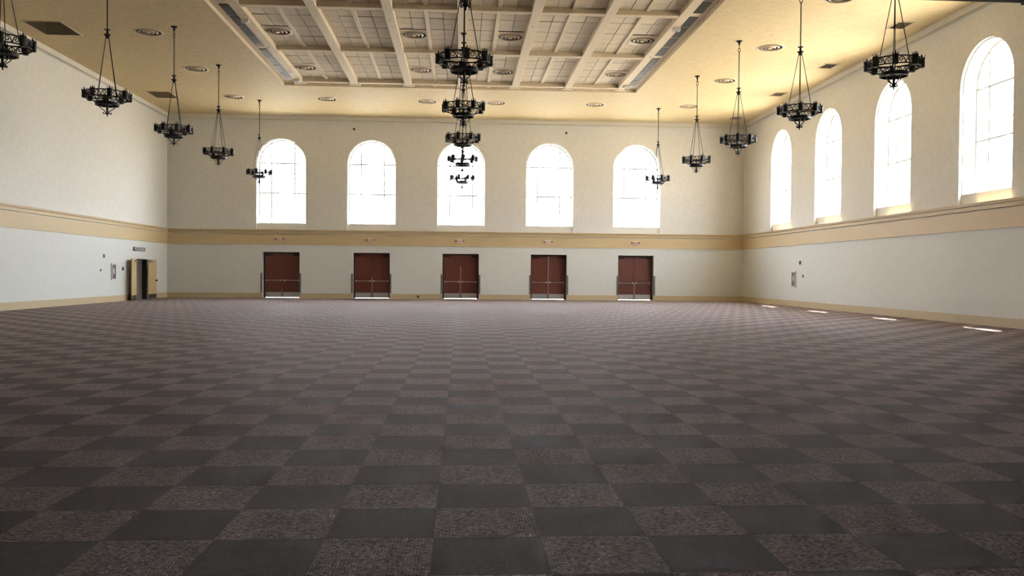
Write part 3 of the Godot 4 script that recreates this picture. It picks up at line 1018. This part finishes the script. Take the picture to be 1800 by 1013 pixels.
# ------------------------------------------------------------------ things on the ceiling
func build_ceiling_fittings() -> void:
	var proto: Node3D = null
	for q in DIFFUSERS:
		var o: Node3D
		var at := Vector3(q[0], q[1], -q[2])
		if proto == null:
			proto = build_diffuser(q[3])
			proto.position = at
			o = proto
		else:
			o = copy_of(proto, at, Basis.IDENTITY, q[3])
		if q[1] > H + 0.1:
			# the square plate of the diffusers set among the coffer panels
			var plate := Shape.new()
			wall_layer(plate, -0.495, 0.495, -0.65, 0.65, 0.0, 0.02, [{"c": 0.0, "hw": 0.46, "y0": 0.0, "disc": true}], func(u: float, v: float, w: float) -> Vector3: return Vector3(u, w, -v))
			part("plate", plate, M.panels[1], o)
	for q in GRILLES:
		ceiling_grille(q[4], q[0], q[1], q[2], q[3], H)
	var el := ["white light box on the left border beam, near end", "white light box on the left border beam, far end", "white light box on the right border beam, near end", "white light box on the right border beam, far end"]
	var ep := [[-7.60, 30.6], [-7.60, 39.95], [7.66, 30.35], [7.66, 39.8]]
	for i in 4:
		var o := thing("light_box", el[i], "light fitting", Vector3(ep[i][0], BEAM_Y, -ep[i][1]), Basis.IDENTITY, "white light boxes on the border beams")
		part("housing", Shape.new().box(Vector3(0, -0.06, 0), Vector3(0.28, 0.12, 0.16), Basis.IDENTITY, 0.02), M.white, o)
		part("lens", Shape.new().lathe(Vector3(0, -0.12, 0), [Vector2(0, -0.025), Vector2(0.04, -0.02), Vector2(0.055, 0.0), Vector2(0, 0)], 12), M.sash, o)
	var sl := [[-7.6, BEAM_Y, 34.3, "white sprinkler head on the left border beam, beside the cross beam"], [-7.6, BEAM_Y, 38.5, "white sprinkler head on the left border beam, near its far end"], [-5.04, BEAM_Y, 30.0, "white sprinkler head on the second beam from the left"], [-2.52, BEAM_Y, 30.3, "white sprinkler head on the third beam from the left"], [2.52, BEAM_Y, 30.6, "white sprinkler head on the first beam right of centre"], [7.62, BEAM_Y, 34.4, "white sprinkler head on the right border beam"], [-7.56, H, 42.7, "white sprinkler head on plaster beyond the left corner of the coffers"], [-4.99, H, 42.7, "white sprinkler head on plaster above the second arched end window"]]
	for q in sl:
		var o := thing("sprinkler_head", q[3], "sprinkler", Vector3(q[0], q[1], -q[2]), Basis.IDENTITY, "sprinkler heads on the ceiling")
		part("escutcheon", Shape.new().lathe(Vector3.ZERO, [Vector2(0.03, -0.012), Vector2(0.055, -0.01), Vector2(0.06, 0.0)], 12), M.white, o)
		part("nozzle", Shape.new().lathe(Vector3.ZERO, [Vector2(0, -0.06), Vector2(0.03, -0.058), Vector2(0.03, -0.052), Vector2(0.012, -0.045), Vector2(0.012, 0.0)], 10), M.white, o)

# ------------------------------------------------------------------ chandeliers
func build_chandeliers() -> void:
	var ds := [20.1, 25.85, 31.70, 37.40, 44.85]
	var words := ["nearest", "second nearest", "third", "fourth", "farthest"]
	var y := 6.62
	# how far the suspension rods are swung round, read off the photograph
	var swing_left := [10.0, 45.0, 42.0, 30.0, 20.0]
	var swing_right := [3.0, 3.0, 6.0, 27.0, 30.0]
	var swing_middle := [0.0, 0.0, 22.0, 22.0, 3.0, 22.0]
	var side: Node3D = null
	for k in [-1.0, 1.0]:
		for i in 5:
			var lab := "%s black iron ring chandelier of the %s row" % [words[i], "left" if k < 0 else "right"]
			var at := Vector3(k * 10.40, y, -ds[i])
			var off: float = deg_to_rad((swing_left if k < 0 else swing_right)[i])
			var turn := Basis(Vector3.UP, 0.1 - atan2(at.z, at.x) - off)
			if side == null:
				side = build_chandelier(lab, H - y)
				side.transform = Transform3D(turn, at)
			else:
				copy_of(side, at, turn, lab)
	var mid: Node3D = null
	for i in 6:
		var d: float = 14.35 if i == 0 else ds[i - 1]
		var lab: String = "black iron chandelier of the middle row, only its finial in view" if i == 0 else "%s fully visible black iron ring chandelier of the middle row" % words[i - 1]
		var over: float = BEAM_Y if d > COF_NEAR and d < CROSS[3] else H
		var at := Vector3(0.05, y - 0.13, -d)
		var turn := Basis(Vector3.UP, 0.1 - atan2(at.z, at.x) - deg_to_rad(swing_middle[i]))
		var o: Node3D
		if mid == null:
			mid = build_chandelier(lab, H - (y - 0.13))
			mid.transform = Transform3D(turn, at)
			o = mid
		else:
			o = copy_of(mid, at, turn, lab)
		if over != H:
			for c in o.get_children():
				if String(c.name).begins_with("canopy") or String(c.name).begins_with("chain_link") or String(c.name).begins_with("hanging_rod"):
					c.position.y += over - H

# ------------------------------------------------------------------ things on the walls
func build_wall_fittings() -> void:
	var order := ["leftmost", "second from the left", "middle", "second from the right", "rightmost"]
	for i in 5:
		var c: float = FAR_WIN[i]
		var o := thing("exit_sign", "red and white exit sign over the %s double doors" % order[i], "exit sign", Vector3(c - 0.06, 3.33, -D + 0.03), Basis.IDENTITY, "exit signs on the tan band")
		part("housing", Shape.new().box(Vector3(0, 0, 0.03), Vector3(0.32, 0.21, 0.06), Basis.IDENTITY, 0.01), M.white, o)
		put_mesh("lettering", text_mesh("EXIT", 0.112, 0.008), M.red, o, Vector3(0.0, 0.0, 0.062))
		part("red_edge", Shape.new().box(Vector3(0, -0.092, 0.062), Vector3(0.30, 0.018, 0.006)), M.red, o)
		for k in [-1.0, 1.0]:
			part("lamp_head", Shape.new().lathe(Vector3.ZERO, [Vector2(0, -0.05), Vector2(0.035, -0.045), Vector2(0.05, 0.0), Vector2(0.0, 0.01)], 10), M.dullsteel, o, Vector3(k * 0.225, 0.02, 0.06), Basis(Vector3.RIGHT, -1.2))
		for k in [-1.0, 1.0]:
			var g := thing("corner_guard", "grey metal corner guard %s of the %s end doors" % ["left" if k < 0 else "right", order[i]], "corner guard", Vector3(c + k * 1.095, 0.30, -D), Basis.IDENTITY, "corner guards beside the doors")
			var s := Shape.new()
			s.box(Vector3(0, 0.57, 0.008), Vector3(0.09, 1.13, 0.016), Basis.IDENTITY, 0.004)
			s.box(Vector3(-k * 0.047, 0.57, -0.03), Vector3(0.006, 1.13, 0.09))
			part("plate", s, M.dullsteel, g)
			for z in 3:
				part("screw", Shape.new().box(Vector3(0, 0.1 + 0.46 * z, 0.017), Vector3(0.014, 0.014, 0.006)), M.steel, g)
	# fire extinguisher cabinets, pull stations and strobes
	for k in [-1.0, 1.0]:
		var where := "left" if k < 0 else "right"
		var turn := Basis(Vector3.UP, PI / 2 if k < 0 else -PI / 2)    # local z faces into the hall
		var x: float = k * W
		var dc := 41.72 if k < 0 else 41.42
		var yc := 1.43 if k < 0 else 1.355
		var o := thing("extinguisher_cabinet", "white fire extinguisher cabinet with dark glass on the %s wall" % where, "fire cabinet", Vector3(x, yc, -dc), turn, "fire extinguisher cabinets")
		var s := Shape.new()
		for q in [-1.0, 1.0]:
			s.box(Vector3(q * 0.245, 0, 0.025), Vector3(0.07, 0.80, 0.05), Basis.IDENTITY, 0.008)
			s.box(Vector3(0, q * 0.365, 0.025), Vector3(0.42, 0.07, 0.05), Basis.IDENTITY, 0.008)
		part("frame", s, M.white, o)
		part("back_panel", Shape.new().box(Vector3(0, 0, 0.004), Vector3(0.42, 0.66, 0.008)), M.dark, o)
		part("extinguisher", Shape.new().lathe(Vector3(0, -0.16, 0.012), [Vector2(0, -0.1), Vector2(0.012, -0.1), Vector2(0.012, 0.2), Vector2(0.0, 0.2)], 10), M.red, o)
		part("notice", Shape.new().box(Vector3(0, 0.03, 0.034), Vector3(0.13, 0.26, 0.004)), M.white, o)
		part("pane", Shape.new().box(Vector3(0, 0, 0.028), Vector3(0.42, 0.66, 0.006)), M.glass, o)
		var dp := 40.27
		o = thing("pull_station", "small fire alarm pull station on the %s wall beside the cabinet" % where, "fire alarm", Vector3(x, 1.50, -dp), turn, "fire alarm pull stations")
		part("body", Shape.new().box(Vector3(0, 0, 0.02), Vector3(0.10, 0.12, 0.04), Basis.IDENTITY, 0.008), M.sash, o)
		part("handle", Shape.new().box(Vector3(0, -0.015, 0.045), Vector3(0.07, 0.025, 0.014), Basis.IDENTITY, 0.004), M.red, o)
		var ds2 := 40.62 if k < 0 else 40.66
		o = thing("alarm_strobe", "small alarm strobe on the %s wall above the pull station" % where, "alarm strobe", Vector3(x, 2.16, -ds2), turn, "alarm strobes")
		part("body", Shape.new().box(Vector3(0, 0, 0.025), Vector3(0.13, 0.17, 0.05), Basis.IDENTITY, 0.01), M.dullsteel, o)
		part("lens", Shape.new().box(Vector3(0, 0.03, 0.06), Vector3(0.08, 0.05, 0.03), Basis.IDENTITY, 0.012), M.frame, o)
	# restrooms sign and the black wall box by the doorway
	var lt := Basis(Vector3.UP, PI / 2)
	var sg := thing("restrooms_sign", "black restrooms sign with white letters over the left doorway", "sign", Vector3(-W, 2.60, -44.97), lt)
	part("board", Shape.new().box(Vector3(0, 0, 0.012), Vector3(1.56, 0.19, 0.024), Basis.IDENTITY, 0.004), M.black, sg)
	put_mesh("lettering", text_mesh("RESTROOMS", 0.15, 0.006), M.white, sg, Vector3(0, 0.0, 0.026), Basis.IDENTITY.scaled(Vector3(1.12, 1, 1)))
	var cr := thing("card_reader", "small black wall box left of the restroom doors", "wall box", Vector3(-W, 1.58, -42.83), lt)
	part("body", Shape.new().box(Vector3(0, 0, 0.02), Vector3(0.13, 0.17, 0.04), Basis.IDENTITY, 0.01), M.black, cr)
	part("slot", Shape.new().box(Vector3(0, 0.03, 0.042), Vector3(0.07, 0.02, 0.004)), M.dullsteel, cr)
	for q in [[-6.10, "left"], [6.03, "right"]]:
		var o := thing("wall_speaker", "tiny dark box high on the end wall, %s of centre" % q[1], "wall box", Vector3(q[0], 9.645, -D), Basis.IDENTITY, "tiny boxes high on the end wall")
		part("body", Shape.new().box(Vector3(0, 0, 0.04), Vector3(0.10, 0.10, 0.08), Basis.IDENTITY, 0.01), M.dark, o)
		part("bracket", Shape.new().box(Vector3(0, 0.06, 0.02), Vector3(0.04, 0.03, 0.04)), M.dullsteel, o)
	var outlet := thing("power_outlet", "dark power outlet on the end baseboard left of the middle doors", "outlet", Vector3(-2.42, 0.14, -D + 0.03), Basis.IDENTITY)
	part("cover", Shape.new().box(Vector3(0, 0, 0.005), Vector3(0.10, 0.13, 0.01), Basis.IDENTITY, 0.003), M.dark, outlet)
	for k in [-1.0, 1.0]:
		part("socket", Shape.new().box(Vector3(0, 0.025 * k, 0.011), Vector3(0.035, 0.03, 0.004)), M.black, outlet)
